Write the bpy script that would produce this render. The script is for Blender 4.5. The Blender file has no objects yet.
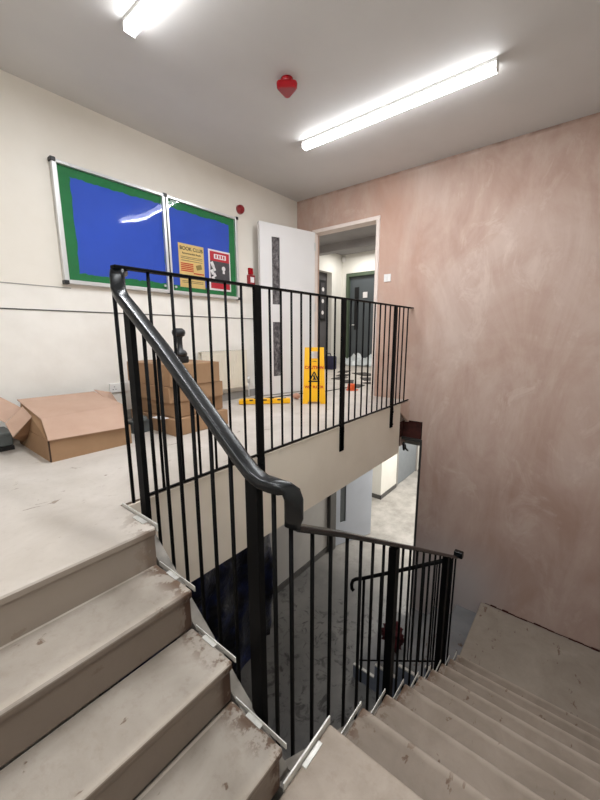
import bpy, bmesh, math, random
from mathutils import Vector, Matrix
random.seed(7)
sc = bpy.context.scene
COL = sc.collection

# ------------------------------------------------------------------ helpers
def BM(): return bmesh.new()

def add_box(bm, x0, x1, y0, y1, z0, z1, mi=0):
    vs = [bm.verts.new((x, y, z)) for x in (x0, x1) for y in (y0, y1) for z in (z0, z1)]
    for q in ((0,1,3,2),(4,6,7,5),(0,4,5,1),(2,3,7,6),(0,2,6,4),(1,5,7,3)):
        f = bm.faces.new([vs[i] for i in q]); f.material_index = mi
    return vs

def add_obox(bm, c, ax, ay, az, hx, hy, hz, mi=0):
    c = Vector(c); ax = Vector(ax).normalized(); ay = Vector(ay).normalized(); az = Vector(az).normalized()
    vs = [bm.verts.new(c + ax*hx*sx + ay*hy*sy + az*hz*sz) for sx in (-1,1) for sy in (-1,1) for sz in (-1,1)]
    for q in ((0,1,3,2),(4,6,7,5),(0,4,5,1),(2,3,7,6),(0,2,6,4),(1,5,7,3)):
        f = bm.faces.new([vs[i] for i in q]); f.material_index = mi
    return vs

def add_poly(bm, pts, mi=0):
    f = bm.faces.new([bm.verts.new(p) for p in pts]); f.material_index = mi; return f

def add_prism(bm, pts, vec, mi=0):
    """extrude polygon pts (3d) along vec"""
    v = Vector(vec)
    a = [bm.verts.new(p) for p in pts]; b = [bm.verts.new(Vector(p)+v) for p in pts]
    n = len(pts)
    fs = [bm.faces.new(a), bm.faces.new(list(reversed(b)))]
    for i in range(n): fs.append(bm.faces.new([a[i], b[i], b[(i+1)%n], a[(i+1)%n]]))
    for f in fs: f.material_index = mi

def add_tube(bm, pts, r, n=10, mi=0, closed=True):
    pts = [Vector(p) for p in pts]; rings = []
    up = None
    for i, p in enumerate(pts):
        t = (pts[min(i+1, len(pts)-1)] - pts[max(i-1, 0)]).normalized()
        if up is None: up = Vector((0,0,1)) if abs(t.z) < .9 else Vector((1,0,0))
        s = t.cross(up).normalized(); u = s.cross(t).normalized(); up = u
        rr = r[i] if isinstance(r, (list, tuple)) else r
        rings.append([bm.verts.new(p + (s*math.cos(a) + u*math.sin(a))*rr) for a in [2*math.pi*k/n for k in range(n)]])
    for a, b in zip(rings, rings[1:]):
        for k in range(n):
            f = bm.faces.new([a[k], a[(k+1)%n], b[(k+1)%n], b[k]]); f.smooth = True; f.material_index = mi
    if closed:
        bm.faces.new(list(reversed(rings[0]))).material_index = mi; bm.faces.new(rings[-1]).material_index = mi

def add_lathe(bm, c, prof, n=24, axis='z', mi=0):
    c = Vector(c); rings = []
    for r, h in prof:
        ring = []
        for k in range(n):
            a = 2*math.pi*k/n; p = (r*math.cos(a), r*math.sin(a), h)
            if axis == 'y': p = (p[0], h, p[1])
            if axis == 'x': p = (h, p[0], p[1])
            ring.append(bm.verts.new(c + Vector(p)))
        rings.append(ring)
    for a, b in zip(rings, rings[1:]):
        for k in range(n):
            f = bm.faces.new([a[k], a[(k+1)%n], b[(k+1)%n], b[k]]); f.smooth = True; f.material_index = mi
    bm.faces.new(list(reversed(rings[0]))); bm.faces.new(rings[-1])

def add_rail(bm, path, w, h):
    """sweep a rounded profile; path = [(point, side vector, up vector)]"""
    prof = []
    for cx, cy, a0 in ((1,1,0),(-1,1,90),(-1,-1,180),(1,-1,270)):
        for k in range(4):
            a = math.radians(a0 + 30*k); r = min(w, h)*.32
            prof.append((cx*(w/2-r)+r*math.cos(a), cy*(h/2-r)+r*math.sin(a)))
    rings = []
    for p, s, u, *k in path:
        p = Vector(p); s = Vector(s); u = Vector(u); kw, kh = k if k else (1, 1)
        rings.append([bm.verts.new(p + s*a*kw + u*b*kh) for a, b in prof])
    n = len(prof)
    for a, b in zip(rings, rings[1:]):
        for k in range(n):
            f = bm.faces.new([a[k], a[(k+1)%n], b[(k+1)%n], b[k]]); f.smooth = True
    bm.faces.new(list(reversed(rings[0]))); bm.faces.new(rings[-1])

def obj(name, bm, mats, parent=None, bevel=0, seg=2, smooth=False, origin=None):
    bmesh.ops.recalc_face_normals(bm, faces=bm.faces)
    if smooth:
        for f in bm.faces: f.smooth = True
    pw = Vector((0,0,0))
    if parent is not None:
        q = parent
        while q is not None: pw += q.location; q = q.parent
    if origin is None: origin = pw
    origin = Vector(origin)
    bmesh.ops.translate(bm, verts=bm.verts, vec=-origin)
    me = bpy.data.meshes.new(name); bm.to_mesh(me); bm.free()
    if not isinstance(mats, (list, tuple)): mats = [mats]
    for m in mats: me.materials.append(m)
    o = bpy.data.objects.new(name, me); COL.objects.link(o)
    o.parent = parent; o.location = origin - pw
    if bevel:
        b = o.modifiers.new('bevel', 'BEVEL'); b.width = bevel; b.segments = seg; b.limit_method = 'ANGLE'; b.angle_limit = math.radians(40)
    return o

def thing(name, label, cat, loc=(0,0,0), group=None):
    o = bpy.data.objects.new(name, None); COL.objects.link(o); o.location = loc; o.empty_display_size = .1
    o['label'] = label; o['category'] = cat
    if group: o['group'] = group
    return o
def tag(o, label, cat, group=None):
    o['label'] = label; o['category'] = cat
    if group: o['group'] = group
    return o
def struct(name, bm, mats, label, cat, bevel=0):
    o = obj(name, bm, mats, bevel=bevel); o['kind'] = 'structure'; o['label'] = label; o['category'] = cat
    return o
def dup(o, parent=None, off=(0,0,0)):
    c = o.copy(); COL.objects.link(c); c.parent = parent
    c.location = Vector(o.location) + Vector(off)
    for ch in list(o.children): dup(ch, c)
    return c

# ------------------------------------------------------------------ materials
def srgb(r, g, b):
    f = lambda c: (c/255/12.92) if c/255 <= .04045 else ((c/255+.055)/1.055)**2.4
    return (f(r), f(g), f(b), 1)

class NT:
    def __init__(s, name):
        s.m = bpy.data.materials.new(name); s.m.use_nodes = True
        s.t = s.m.node_tree; s.n = s.t.nodes; s.l = s.t.links
        s.b = s.n['Principled BSDF']; s.out = s.n['Material Output']
    def node(s, ty, **k):
        n = s.n.new(ty)
        for a, v in k.items():
            if a.startswith('i_'):
                key = a[2:]
                n.inputs[int(key) if key.isdigit() else key.replace('_', ' ')].default_value = v
            else: setattr(n, a, v)
        return n
    def pos(s, scale=(1,1,1)):
        g = s.node('ShaderNodeNewGeometry'); m = s.node('ShaderNodeMapping'); m.inputs['Scale'].default_value = scale
        s.l.new(g.outputs['Position'], m.inputs['Vector']); return m.outputs['Vector']
    def noise(s, scale, vec=None, detail=5, rough=.6, dist=0):
        n = s.node('ShaderNodeTexNoise'); n.inputs['Scale'].default_value = scale; n.inputs['Detail'].default_value = detail
        n.inputs['Roughness'].default_value = rough; n.inputs['Distortion'].default_value = dist
        s.l.new(vec if vec is not None else s.pos(), n.inputs['Vector']); return n.outputs['Fac']
    def ramp(s, fac, stops):
        r = s.node('ShaderNodeValToRGB'); e = r.color_ramp.elements
        while len(e) < len(stops): e.new(.5)
        for el, (p, c) in zip(e, stops):
            el.position = p; el.color = c if isinstance(c, tuple) else (c, c, c, 1)
        s.l.new(fac, r.inputs['Fac']); return r.outputs['Color']
    def mix(s, fac, a, b, mode='MIX'):
        m = s.node('ShaderNodeMix', data_type='RGBA', blend_type=mode)
        for idx, v in ((0, fac), (6, a), (7, b)):
            if hasattr(v, 'links') or hasattr(v, 'is_linked'): s.l.new(v, m.inputs[idx])
            else: m.inputs[idx].default_value = v
        return m.outputs[2]
    def math(s, op, a, b=0, clamp=False):
        m = s.node('ShaderNodeMath', operation=op, use_clamp=clamp)
        for idx, v in ((0, a), (1, b)):
            if hasattr(v, 'is_linked'): s.l.new(v, m.inputs[idx])
            else: m.inputs[idx].default_value = v
        return m.outputs[0]
    def xyz(s):
        g = s.node('ShaderNodeNewGeometry'); x = s.node('ShaderNodeSeparateXYZ'); s.l.new(g.outputs['Position'], x.inputs[0]); return x.outputs
    def rng(s, v, a, b, c=0, d=1):
        m = s.node('ShaderNodeMapRange'); m.clamp = True
        s.l.new(v, m.inputs[0])
        for i, q in enumerate((a, b, c, d)): m.inputs[i+1].default_value = q
        return m.outputs[0]
    def col(s, c):
        if hasattr(c, 'is_linked'): s.l.new(c, s.b.inputs['Base Color'])
        else: s.b.inputs['Base Color'].default_value = c
    def bump(s, h, strength=.2, dist=.01):
        b = s.node('ShaderNodeBump'); b.inputs['Strength'].default_value = strength; b.inputs['Distance'].default_value = dist
        s.l.new(h, b.inputs['Height']); s.l.new(b.outputs[0], s.b.inputs['Normal'])
    def fin(s, rough=.6, metal=0, spec=.5):
        s.b.inputs['Roughness'].default_value = rough; s.b.inputs['Metallic'].default_value = metal
        s.b.inputs['Specular IOR Level'].default_value = spec
        return s.m

def plain(name, c, rough=.6, metal=0, var=.08, scale=8, spec=.5, bump=0):
    t = NT(name); f = t.noise(scale)
    lo = tuple(max(0, v*(1-var)) for v in c[:3])+(1,); hi = tuple(min(1, v*(1+var)) for v in c[:3])+(1,)
    t.col(t.ramp(f, [(.3, lo), (.7, hi)]))
    if bump: t.bump(t.noise(scale*6), bump, .004)
    return t.fin(rough, metal, spec)

# pink bare plaster
def mat_plaster():
    t = NT('bare_pink_plaster')
    big = t.noise(.85, t.pos((1,1,1)), 6, .62, .8)
    streak = t.noise(2.2, t.pos((1, 1, .35)), 6, .65, 1.2)
    c1 = t.ramp(big, [(.36, srgb(172,143,130)), (.5, srgb(185,159,146)), (.64, srgb(200,179,168))])
    c2 = t.ramp(streak, [(.36, srgb(166,135,121)), (.64, srgb(200,180,169))])
    c = t.mix(.42, c1, c2)
    sw = t.ramp(t.noise(2.6, t.pos((1,1,.7)), 8, .7, .9), [(.56, 0.), (.66, 1.)])
    c = t.mix(t.math('MULTIPLY', sw, .3), c, srgb(222,206,196))
    X, Y, Z = t.xyz()
    # redder around the door end
    red = t.math('MULTIPLY', t.rng(Y, 1.2, 2.0), t.rng(t.noise(1.8, t.pos((1,1,.5)), 5), .38, .6))
    c = t.mix(t.math('MULTIPLY', red, .5), c, srgb(190,148,128))
    # paler dusty foot of the wall by the lower flight, low zone darkened in the colour for weaker light
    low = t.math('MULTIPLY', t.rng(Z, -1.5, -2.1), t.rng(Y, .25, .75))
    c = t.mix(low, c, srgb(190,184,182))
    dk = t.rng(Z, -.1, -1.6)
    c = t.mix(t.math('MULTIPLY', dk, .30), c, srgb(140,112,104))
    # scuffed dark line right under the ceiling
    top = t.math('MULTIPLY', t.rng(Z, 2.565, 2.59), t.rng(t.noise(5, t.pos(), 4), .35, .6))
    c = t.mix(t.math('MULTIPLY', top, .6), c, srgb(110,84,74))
    t.col(c); t.bump(t.noise(9, t.pos((1,1,.5)), 6), .12, .006)
    return t.fin(.8, 0, .25)

def mat_paint(name, a, b, sc_=1.2, rough=.6):
    t = NT(name)
    t.col(t.ramp(t.noise(sc_, None, 5), [(.35, a), (.65, b)])); t.bump(t.noise(60, None, 3), .05, .002)
    return t.fin(rough, 0, .3)

def mat_left_wall():
    t = NT('cream_wall_paint')
    X, Y, Z = t.xyz()
    c = t.ramp(t.noise(1.1, None, 5), [(.35, srgb(224,217,206)), (.65, srgb(232,226,217))])
    low = t.ramp(t.noise(2.5, None, 5), [(.35, srgb(230,225,218)), (.65, srgb(240,236,230))])
    c = t.mix(t.rng(Z, 1.178, 1.168), c, low)
    t.col(c); t.bump(t.noise(50, None, 3), .05, .002)
    return t.fin(.6, 0, .3)

def mat_step(name, base_a, base_b, edge='x', dark=1.0):
    t = NT(name)
    X, Y, Z = t.xyz()
    c = t.ramp(t.noise(3.0, t.pos((1,1,1)), 7, .65, .6), [(.30, base_a), (.70, base_b)])
    fine = t.noise(28, t.pos((1,.8,1)), 6, .7)
    c = t.mix(t.math('MULTIPLY', t.rng(fine, .52, .72), .30), c, srgb(128,112,98))
    # brown scrape marks
    sc1 = t.rng(t.noise(6.5, t.pos((.55, 1.6, 1)), 5, .6, 1.0), .625, .65)
    sc2 = t.rng(t.noise(19, t.pos((1, 1, 1)), 3, .6), .50, .56)
    c = t.mix(t.math('MULTIPLY', t.math('MULTIPLY', sc1, sc2), .8), c, srgb(96,72,56))
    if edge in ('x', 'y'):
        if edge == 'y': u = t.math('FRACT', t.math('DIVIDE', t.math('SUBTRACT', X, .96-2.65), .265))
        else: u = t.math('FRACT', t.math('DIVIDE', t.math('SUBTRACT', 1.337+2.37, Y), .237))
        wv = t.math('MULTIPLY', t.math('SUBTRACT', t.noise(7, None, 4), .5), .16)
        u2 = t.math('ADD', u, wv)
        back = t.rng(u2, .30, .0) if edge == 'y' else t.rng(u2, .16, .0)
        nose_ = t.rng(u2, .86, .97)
        c = t.mix(t.math('MULTIPLY', back, .55 if edge == 'y' else .3), c, srgb(92,80,70))  # dirt and painted-in shade along the tread back
        c = t.mix(t.math('MULTIPLY', nose_, .28), c, srgb(206,192,178))  # worn nosing with its highlight painted in
    # bare patches at the well-side end
    if edge == 'x': e = t.rng(X, .60, .665)
    elif edge == 'y': e = t.rng(Y, .54, .615)
    elif edge == 'xy': e = t.math('MULTIPLY', t.rng(X, .58, .66), t.rng(Y, 1.6, 1.35))
    else: e = None
    if e is not None:
        pn = t.rng(t.noise(13, t.pos((1,1,1)), 5, .7), .47, .53)
        e2 = t.math('MULTIPLY', e, pn)
        c = t.mix(t.math('MULTIPLY', e2, .85), c, srgb(92,66,48))
    # vertical faces (risers) are mixed towards a darker grey brown
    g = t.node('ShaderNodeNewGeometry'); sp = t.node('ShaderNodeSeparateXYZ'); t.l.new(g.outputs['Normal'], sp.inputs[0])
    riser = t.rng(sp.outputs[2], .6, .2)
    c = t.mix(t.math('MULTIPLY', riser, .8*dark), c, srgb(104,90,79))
    if e is not None:
        if edge == 'y': e3 = t.rng(Y, .575, .60)
        else: e3 = t.rng(X, .635, .655)
        pn = t.rng(t.noise(17, t.pos((1,1,.6)), 4, .7), .40, .46)
        c = t.mix(t.math('MULTIPLY', t.math('MULTIPLY', e3, riser), t.math('MULTIPLY', pn, .9)), c, srgb(72,50,38))
    t.col(c); t.bump(t.noise(22, None, 7, .7), .25, .004)
    return t.fin(.62, 0, .3)

def mat_landing():
    t = NT('dusty_pale_floor')
    c = t.ramp(t.noise(2.2, None, 7, .62, .5), [(.30, srgb(186,178,169)), (.70, srgb(212,205,198))])
    m = t.rng(t.noise(9, t.pos((.6,1.5,1)), 5, .65, 1), .655, .68)
    c = t.mix(t.math('MULTIPLY', m, .75), c, srgb(120,98,80))
    f = t.rng(t.noise(34, None, 5, .7), .55, .75)
    c = t.mix(t.math('MULTIPLY', f, .22), c, srgb(140,128,116))
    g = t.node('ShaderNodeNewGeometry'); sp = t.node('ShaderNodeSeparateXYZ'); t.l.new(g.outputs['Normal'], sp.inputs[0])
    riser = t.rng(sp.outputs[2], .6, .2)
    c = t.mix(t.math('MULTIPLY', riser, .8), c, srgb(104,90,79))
    X, Y, Z = t.xyz()
    e3 = t.rng(X, .635, .655); pn3 = t.rng(t.noise(17, t.pos((1,1,.6)), 4, .7), .40, .46)
    c = t.mix(t.math('MULTIPLY', t.math('MULTIPLY', e3, riser), t.math('MULTIPLY', pn3, .9)), c, srgb(72,50,38))
    # bare brown patches at the nosing end, warmer tone towards the stair
    e = t.math('MULTIPLY', t.rng(X, .58, .66), t.rng(Y, 1.58, 1.4)); pn = t.rng(t.noise(14, None, 5, .7), .48, .54)
    c = t.mix(t.math('MULTIPLY', t.math('MULTIPLY', e, pn), .85), c, srgb(92,66,48))
    c = t.mix(t.math('MULTIPLY', t.rng(Y, 2.3, 1.4), .35), c, srgb(172,158,144))
    t.col(c); t.bump(t.noise(20, None, 6), .15, .003)
    return t.fin(.5, 0, .35)

def mat_ground():
    t = NT('stained_grey_floor')
    X, Y, Z = t.xyz()
    c = t.ramp(t.noise(1.6, None, 6, .6), [(.3, srgb(100,99,98)), (.7, srgb(124,122,119))])
    blot = t.rng(t.noise(6.0, t.pos((1,1,1)), 7, .72, .8), .53, .60)
    zone = t.rng(t.noise(1.1, t.pos((1,1,1)), 3), .38, .56)
    c = t.mix(t.math('MULTIPLY', t.math('MULTIPLY', blot, zone), .8), c, srgb(44,42,42))
    dust = t.rng(t.noise(2.4, None, 6, .7), .5, .75)
    c = t.mix(t.math('MULTIPLY', dust, .3), c, srgb(150,147,142))
    c = t.mix(t.rng(X, 4.4, 5.6), c, t.ramp(t.noise(3, None, 6, .7), [(.35, srgb(150,146,140)), (.65, srgb(186,182,176))]))  # corridor end painted paler to look lit
    t.col(c)
    return t.fin(.42, 0, .45)

M = {}
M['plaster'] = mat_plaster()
M['cream'] = mat_left_wall()
M['ceil'] = mat_paint('ceiling_paint', srgb(204,202,200), srgb(212,210,208), .9)
M['white_wall'] = mat_paint('white_wall_paint', srgb(226,224,216), srgb(236,234,228))
M['fascia'] = mat_paint('fascia_paint', srgb(222,210,194), srgb(229,218,203), 2)
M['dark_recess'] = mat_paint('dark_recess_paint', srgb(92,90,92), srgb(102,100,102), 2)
M['soffit'] = mat_paint('soffit_paint', srgb(170,165,158), srgb(182,177,170), 2)
M['lower_wall'] = mat_paint('lower_grey_wall_paint', srgb(178,175,172), srgb(190,187,184), 2)
M['corr_ceil'] = mat_paint('corridor_ceiling', srgb(150,147,148), srgb(160,157,158), 2)
M['landing'] = mat_landing()
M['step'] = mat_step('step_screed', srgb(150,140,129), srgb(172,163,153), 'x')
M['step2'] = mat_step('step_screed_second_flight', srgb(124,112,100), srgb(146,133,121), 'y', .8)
M['step3'] = mat_step('step_screed_lowest_flight', srgb(112,112,114), srgb(132,131,131), None, .3)
M['ql2'] = mat_step('lower_landing_screed', srgb(132,121,110), srgb(152,141,129), None)
M['ql1'] = mat_step('quarter_landing_screed', srgb(150,137,124), srgb(176,163,151), None)
M['ground'] = mat_ground()
M['black'] = plain('black_metal_paint', srgb(7,7,8), .6, .0, .2, 12, .12)
M['rail'] = plain('charcoal_handrail_plastic', srgb(20,22,24), .24, 0, .12, 10, .32)
M['dstrip'] = plain('dark_steel_strip', srgb(70,68,66), .5, .4)
M['strip'] = plain('pale_metal_strip', srgb(214,212,206), .35, .35, .12, 20)
M['string'] = plain('stringer_paint', srgb(134,128,120), .5, 0, .3, 9)
M['string3'] = plain('blue_grey_stringer_paint', srgb(120,126,140), .5, 0, .12, 6)
M['white'] = plain('white_gloss', srgb(232,230,228), .35, 0, .03)
M['door'] = plain('white_door_laminate', srgb(226,224,224), .32, 0, .03, 2)
M['pframe'] = plain('pale_door_frame_paint', srgb(226,212,204), .45, 0, .04)
M['greyleaf'] = plain('blue_grey_door_laminate', srgb(196,202,214), .4, 0, .05, 2)
M['greydoor'] = plain('dark_grey_door_laminate', srgb(84,90,94), .45, 0, .06, 2)
M['green'] = plain('green_paint', srgb(78,92,74), .5, 0, .08)
M['glassdark'] = None
M['aluminium'] = plain('aluminium', srgb(214,214,214), .32, .5, .04, 4)
M['bgreen'] = plain('green_border_paper', srgb(20,116,60), .7, 0, .12, 14)
M['bblue'] = plain('blue_backing_paper', srgb(44,82,190), .75, 0, .07, 3)
M['blackp'] = plain('black_plastic', srgb(24,24,26), .42, 0, .15)
M['red'] = plain('red_plastic', srgb(156,8,22), .2, 0, .06)
M['redw'] = plain('dark_red_plastic', srgb(140,26,34), .4, 0, .06)
M['yellow'] = plain('yellow_plastic', srgb(246,184,6), .4, 0, .05, 5)
M['redprint'] = plain('red_print', srgb(196,60,20), .5)
M['blackprint'] = plain('black_print', srgb(26,24,22), .6)
M['tan'] = plain('tan_paper', srgb(226,196,128), .7, 0, .05)
M['paper'] = plain('white_paper', srgb(236,232,232), .7, 0, .03)
M['posterred'] = plain('poster_red_print', srgb(190,30,48), .6)
M['postergrey'] = plain('poster_charcoal_print', srgb(72,70,74), .6, 0, .2, 30)
M['rad'] = plain('radiator_enamel', srgb(226,218,202), .4, 0, .03)
M['base'] = plain('grey_skirting', srgb(150,147,143), .5, 0, .08)
M['dbase'] = plain('dark_skirting', srgb(84,82,80), .5, 0, .1)
M['cavity'] = plain('raw_brick_cavity', srgb(64,24,18), .9, 0, .4, 14, bump=.4)
M['navybag'] = plain('navy_bag_fabric', srgb(34,34,66), .6, 0, .3, 20)
M['orange'] = plain('orange_plastic', srgb(226,92,34), .45)
M['tile'] = plain('dark_carpet_tile', srgb(70,66,64), .9, 0, .3, 20)
M['crate'] = plain('dark_grey_crate_plastic', srgb(96,102,102), .5, 0, .1)
M['maroon'] = plain('maroon_cloth', srgb(70,9,15), .8, 0, .35, 16)
M['rubble'] = plain('pinkish_plaster_lump', srgb(206,160,140), .9, 0, .15, 20)
M['poly'] = plain('clear_polythene_sheet', srgb(206,212,214), .25, 0, .1, 12)
def mat_card(name, a, b):
    t = NT(name); n = t.noise(4, t.pos((1,1,1)), 5)
    c = t.ramp(n, [(.3, a), (.7, b)])
    w = t.node('ShaderNodeTexWave'); w.inputs['Scale'].default_value = 60; w.bands_direction = 'X'
    t.l.new(t.pos(), w.inputs['Vector'])
    c = t.mix(t.math('MULTIPLY', w.outputs['Fac'], .06), c, srgb(130,96,66))
    t.col(c); return t.fin(.75, 0, .2)
M['card'] = mat_card('brown_cardboard', srgb(150,118,90), srgb(164,132,102))
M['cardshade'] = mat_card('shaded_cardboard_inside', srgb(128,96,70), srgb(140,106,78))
M['cardgap'] = plain('dark_cardboard_gap', srgb(60,40,28), .9)
M['cardlid'] = mat_card('pinkish_cardboard_lid', srgb(184,153,134), srgb(194,164,146))
def mat_navy():
    t = NT('navy_polythene'); c = t.ramp(t.noise(4, None, 6, .65), [(.45, srgb(10,12,24)), (.62, srgb(24,34,74)), (.75, srgb(44,66,124))])
    t.col(c); t.bump(t.noise(7, None, 5, .6, 1), .7, .04); return t.fin(.3, 0, .4)
M['navy'] = mat_navy()
def mat_glassdark():
    t = NT('wired_vision_glass'); c = t.ramp(t.noise(26, t.pos((1,1,.7)), 5, .7), [(.38, srgb(62,60,64)), (.52, srgb(92,90,93)), (.70, srgb(136,134,134))])
    t.col(c); return t.fin(.15, 0, .6)
M['glassdark'] = mat_glassdark()
def mat_pane():
    t = NT('acrylic_pane'); n = t.n; n.remove(t.b)
    tr = n.new('ShaderNodeBsdfTransparent'); gl = n.new('ShaderNodeBsdfGlossy'); gl.inputs['Roughness'].default_value = .04
    mx = n.new('ShaderNodeMixShader'); fr = n.new('ShaderNodeFresnel'); fr.inputs['IOR'].default_value = 1.5
    b = n.new('ShaderNodeBump'); b.inputs['Strength'].default_value = .35; b.inputs['Distance'].default_value = .03
    t.l.new(t.noise(1.5, None, 1), b.inputs['Height']); t.l.new(b.outputs[0], gl.inputs['Normal'])
    t.l.new(t.math('MULTIPLY', fr.outputs[0], .45), mx.inputs[0]); t.l.new(tr.outputs[0], mx.inputs[1]); t.l.new(gl.outputs[0], mx.inputs[2])
    t.l.new(mx.outputs[0], t.out.inputs[0]); return t.m
M['pane'] = mat_pane()
def mat_emit(name, c, s):
    t = NT(name); t.b.inputs['Base Color'].default_value = (1,1,1,1)
    t.b.inputs['Emission Color'].default_value = c; t.b.inputs['Emission Strength'].default_value = s
    return t.m
M['lamp'] = mat_emit('led_diffuser', (.97, .985, 1.0, 1), 24)

# ------------------------------------------------------------------ key sizes (metres)
XP = 4.16            # pink wall face
YL = 3.38            # left (notice board) wall face
YE = 1.65            # landing edge
ZC = 2.60
R = .175
ZG = -3.115
NY = [1.337, 1.09, .863, .626]          # nosings of upper flight
XW, YW = -.62, -.66                     # walls behind the camera
XS = .96; GO = .265                     # second flight
Z2 = -.70 - 9*R                         # lower quarter landing (-2.275)
X2 = XS + 8*GO                          # 3.08

# ------------------------------------------------------------------ room shell
b = BM()
add_box(b, XP, XP+.14, YW-.1, 1.45, ZG, ZC)
add_box(b, XP, XP+.14, 1.45, 2.12, -.25, ZC)
add_box(b, XP, XP+.14, 1.71, 2.12, -.6, -.25)
add_box(b, XP, XP+.14, 3.095, YL, 0, ZC)
add_box(b, XP, XP+.14, 2.12, 3.095, 2.17, ZC)
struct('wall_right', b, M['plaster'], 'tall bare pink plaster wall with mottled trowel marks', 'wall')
b = BM(); add_box(b, XW-.1, XP+.14, YL, YL+.12, -.02, ZC)
struct('wall_left', b, M['cream'], 'cream painted wall carrying the blue notice board', 'wall')
b = BM(); add_box(b, XW-.1, 4.9, 3.31, 3.45, ZG-.05, -.6)
struct('wall_lower_left', b, M['lower_wall'], 'grey painted wall on the floor below, under the landing', 'wall')
b = BM(); add_box(b, XW-.12, XW-.001, YW-.1, YL+.1, ZG, ZC)
struct('wall_back', b, M['white_wall'], 'pale wall behind the top of the stairs', 'wall')
b = BM(); add_box(b, XW-.1, XP+.1, YW-.12, YW, ZG, ZC)
struct('wall_front', b, M['white_wall'], 'pale wall along the outer side of the stairs', 'wall')
b = BM(); add_box(b, XW-.1, XP+.14, YW-.1, YL+.12, ZC, ZC+.1)
struct('ceiling', b, M['ceil'], 'flat pale grey ceiling over the stairwell', 'ceiling')
# landing slab
b = BM()
add_box(b, .69, 3.93, YE, YL+.06, -.6, 0); add_box(b, 3.93, XP+.16, YE, YL+.06, -.24, 0)
add_box(b, 3.93, XP+.16, 1.95, YL+.06, -.6, -.24)
add_prism(b, [(XW, NY[0]+.012, -.35), (XW, NY[0]+.012, -.045), (XW, NY[0], -.03), (XW, NY[0], -.010), (XW, NY[0]+.004, -.003), (XW, NY[0]+.012, 0), (XW, YL+.06, 0), (XW, YL+.06, -.35)], (.69-XW, 0, 0))
struct('floor', b, [M['landing']], 'dusty pale upper landing floor with scuff marks', 'floor')
b = BM(); add_box(b, .69, 3.93, YE-.012, YE, -.6, -.012)
add_box(b, .69, 3.93, YE-.012, YL-.08, -.612, -.6)
struct('trim_1', b, M['fascia'], 'cream painted fascia of the landing slab edge', 'trim')
b = BM(); add_box(b, XW, 11, YW, 6, ZG-.1, ZG)
struct('floor_lower', b, M['ground'], 'stained grey floor of the storey below', 'floor')
# grooves on the left wall (dado joint)
b = BM(); add_box(b, XW, 3.6, YL-.006, YL, .985, .993)
struct('trim_2', b, M['dstrip'], 'thin dark joint line running along the cream wall', 'trim')
b = BM(); add_box(b, XW, 1.2, YL-.004, YL, 1.171, 1.177)
struct('trim_3', b, M['base'], 'faint upper joint line on the cream wall left of the notice board', 'trim')
b = BM(); add_box(b, XW, 4.1, YL-.018, YL, 0, .09)
struct('baseboard_left', b, M['base'], 'grey skirting along the foot of the cream wall', 'baseboard')
b = BM(); add_box(b, XW, 4.9, 3.292, 3.31, ZG, ZG+.1)
struct('baseboard_lower', b, M['dbase'], 'dark skirting at the foot of the lower grey wall', 'baseboard')
# cut edge and cavity of the pink wall beside the slab
b = BM()
add_box(b, XP+.02, XP+.14, 1.47, 1.71, -.47, -.26); add_box(b, 3.935, XP+.02, 1.70, 1.94, -.47, -.245)
struct('trim_4', b, M['cavity'], 'dark reddish cavity broken into the pink wall beside the slab end', 'cavity')
b = BM(); add_box(b, XP-.006, XP+.012, 1.44, 1.462, ZG, -.47); add_box(b, XP-.004, XP+.10, 1.455, 1.70, -.505, -.472)
struct('trim_5', b, M['dstrip'], 'dark steel edge along the cut end of the pink wall', 'trim')
b = BM(); add_box(b, XP+.012, XP+.14, 1.45, 1.475, ZG, -.505)
struct('trim_6', b, M['base'], 'grey reveal of the cut pink wall', 'trim')

b = BM()
n = 10
for i in range(n):
    xa = 3.93+(XP-3.93)*i/n; xb_ = 3.93+(XP-3.93)*(i+1)/n
    zz = -.10 - .16*(i+1)/n - random.uniform(0,.015)
    add_prism(b, [(xa, YE-.016, -.012), (xb_, YE-.03, -.012), (xb_, YE-.03, zz), (xa, YE-.016, zz)], (0, .03, 0))
struct('trim_9', b, M['plaster'], 'ragged pink plaster lump at the end of the landing slab', 'plaster')
# upper corridor shell
b = BM(); add_box(b, XP+.16, 9.6, 1.4, 5.6, -.2, 0)
struct('floor_corridor', b, M['landing'], 'pale dusty corridor floor seen through the upper doorway', 'floor')
b = BM(); add_box(b, XP+.14, 9.6, 1.4, 5.6, 2.76, 2.85)
struct('ceiling_corridor', b, M['corr_ceil'], 'dim grey corridor ceiling seen through the upper doorway', 'ceiling')
b = BM(); add_box(b, 7.0, 7.2, 1.4, 5.15, 2.60, 2.76)
struct('trim_7', b, M['corr_ceil'], 'shallow grey beam across the corridor ceiling', 'beam')
b = BM(); add_box(b, 8.15, 8.3, 1.4, 3.95, 0, 2.76); add_box(b, 8.15, 8.3, 5.0, 5.3, 0, 2.76); add_box(b, 8.15, 8.3, 3.95, 5.0, 2.30, 2.76)
struct('wall_corridor_end', b, M['white_wall'], 'white end wall of the upper corridor around the green framed door', 'wall')
b = BM(); add_box(b, XP+.14, 6.7, 5.15, 5.3, 0, 2.76); add_box(b, 7.70, 8.15, 5.15, 5.3, 0, 2.76); add_box(b, 6.7, 7.70, 5.15, 5.3, 2.28, 2.76)
struct('wall_corridor_left', b, M['white_wall'], 'white side wall of the upper corridor with a dark opening', 'wall')
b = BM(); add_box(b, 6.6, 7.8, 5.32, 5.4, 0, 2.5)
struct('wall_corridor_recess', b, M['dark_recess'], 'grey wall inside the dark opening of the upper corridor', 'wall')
b = BM(); add_box(b, XP+.14, 9.6, 1.3, 1.4, 0, 2.76)
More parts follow.
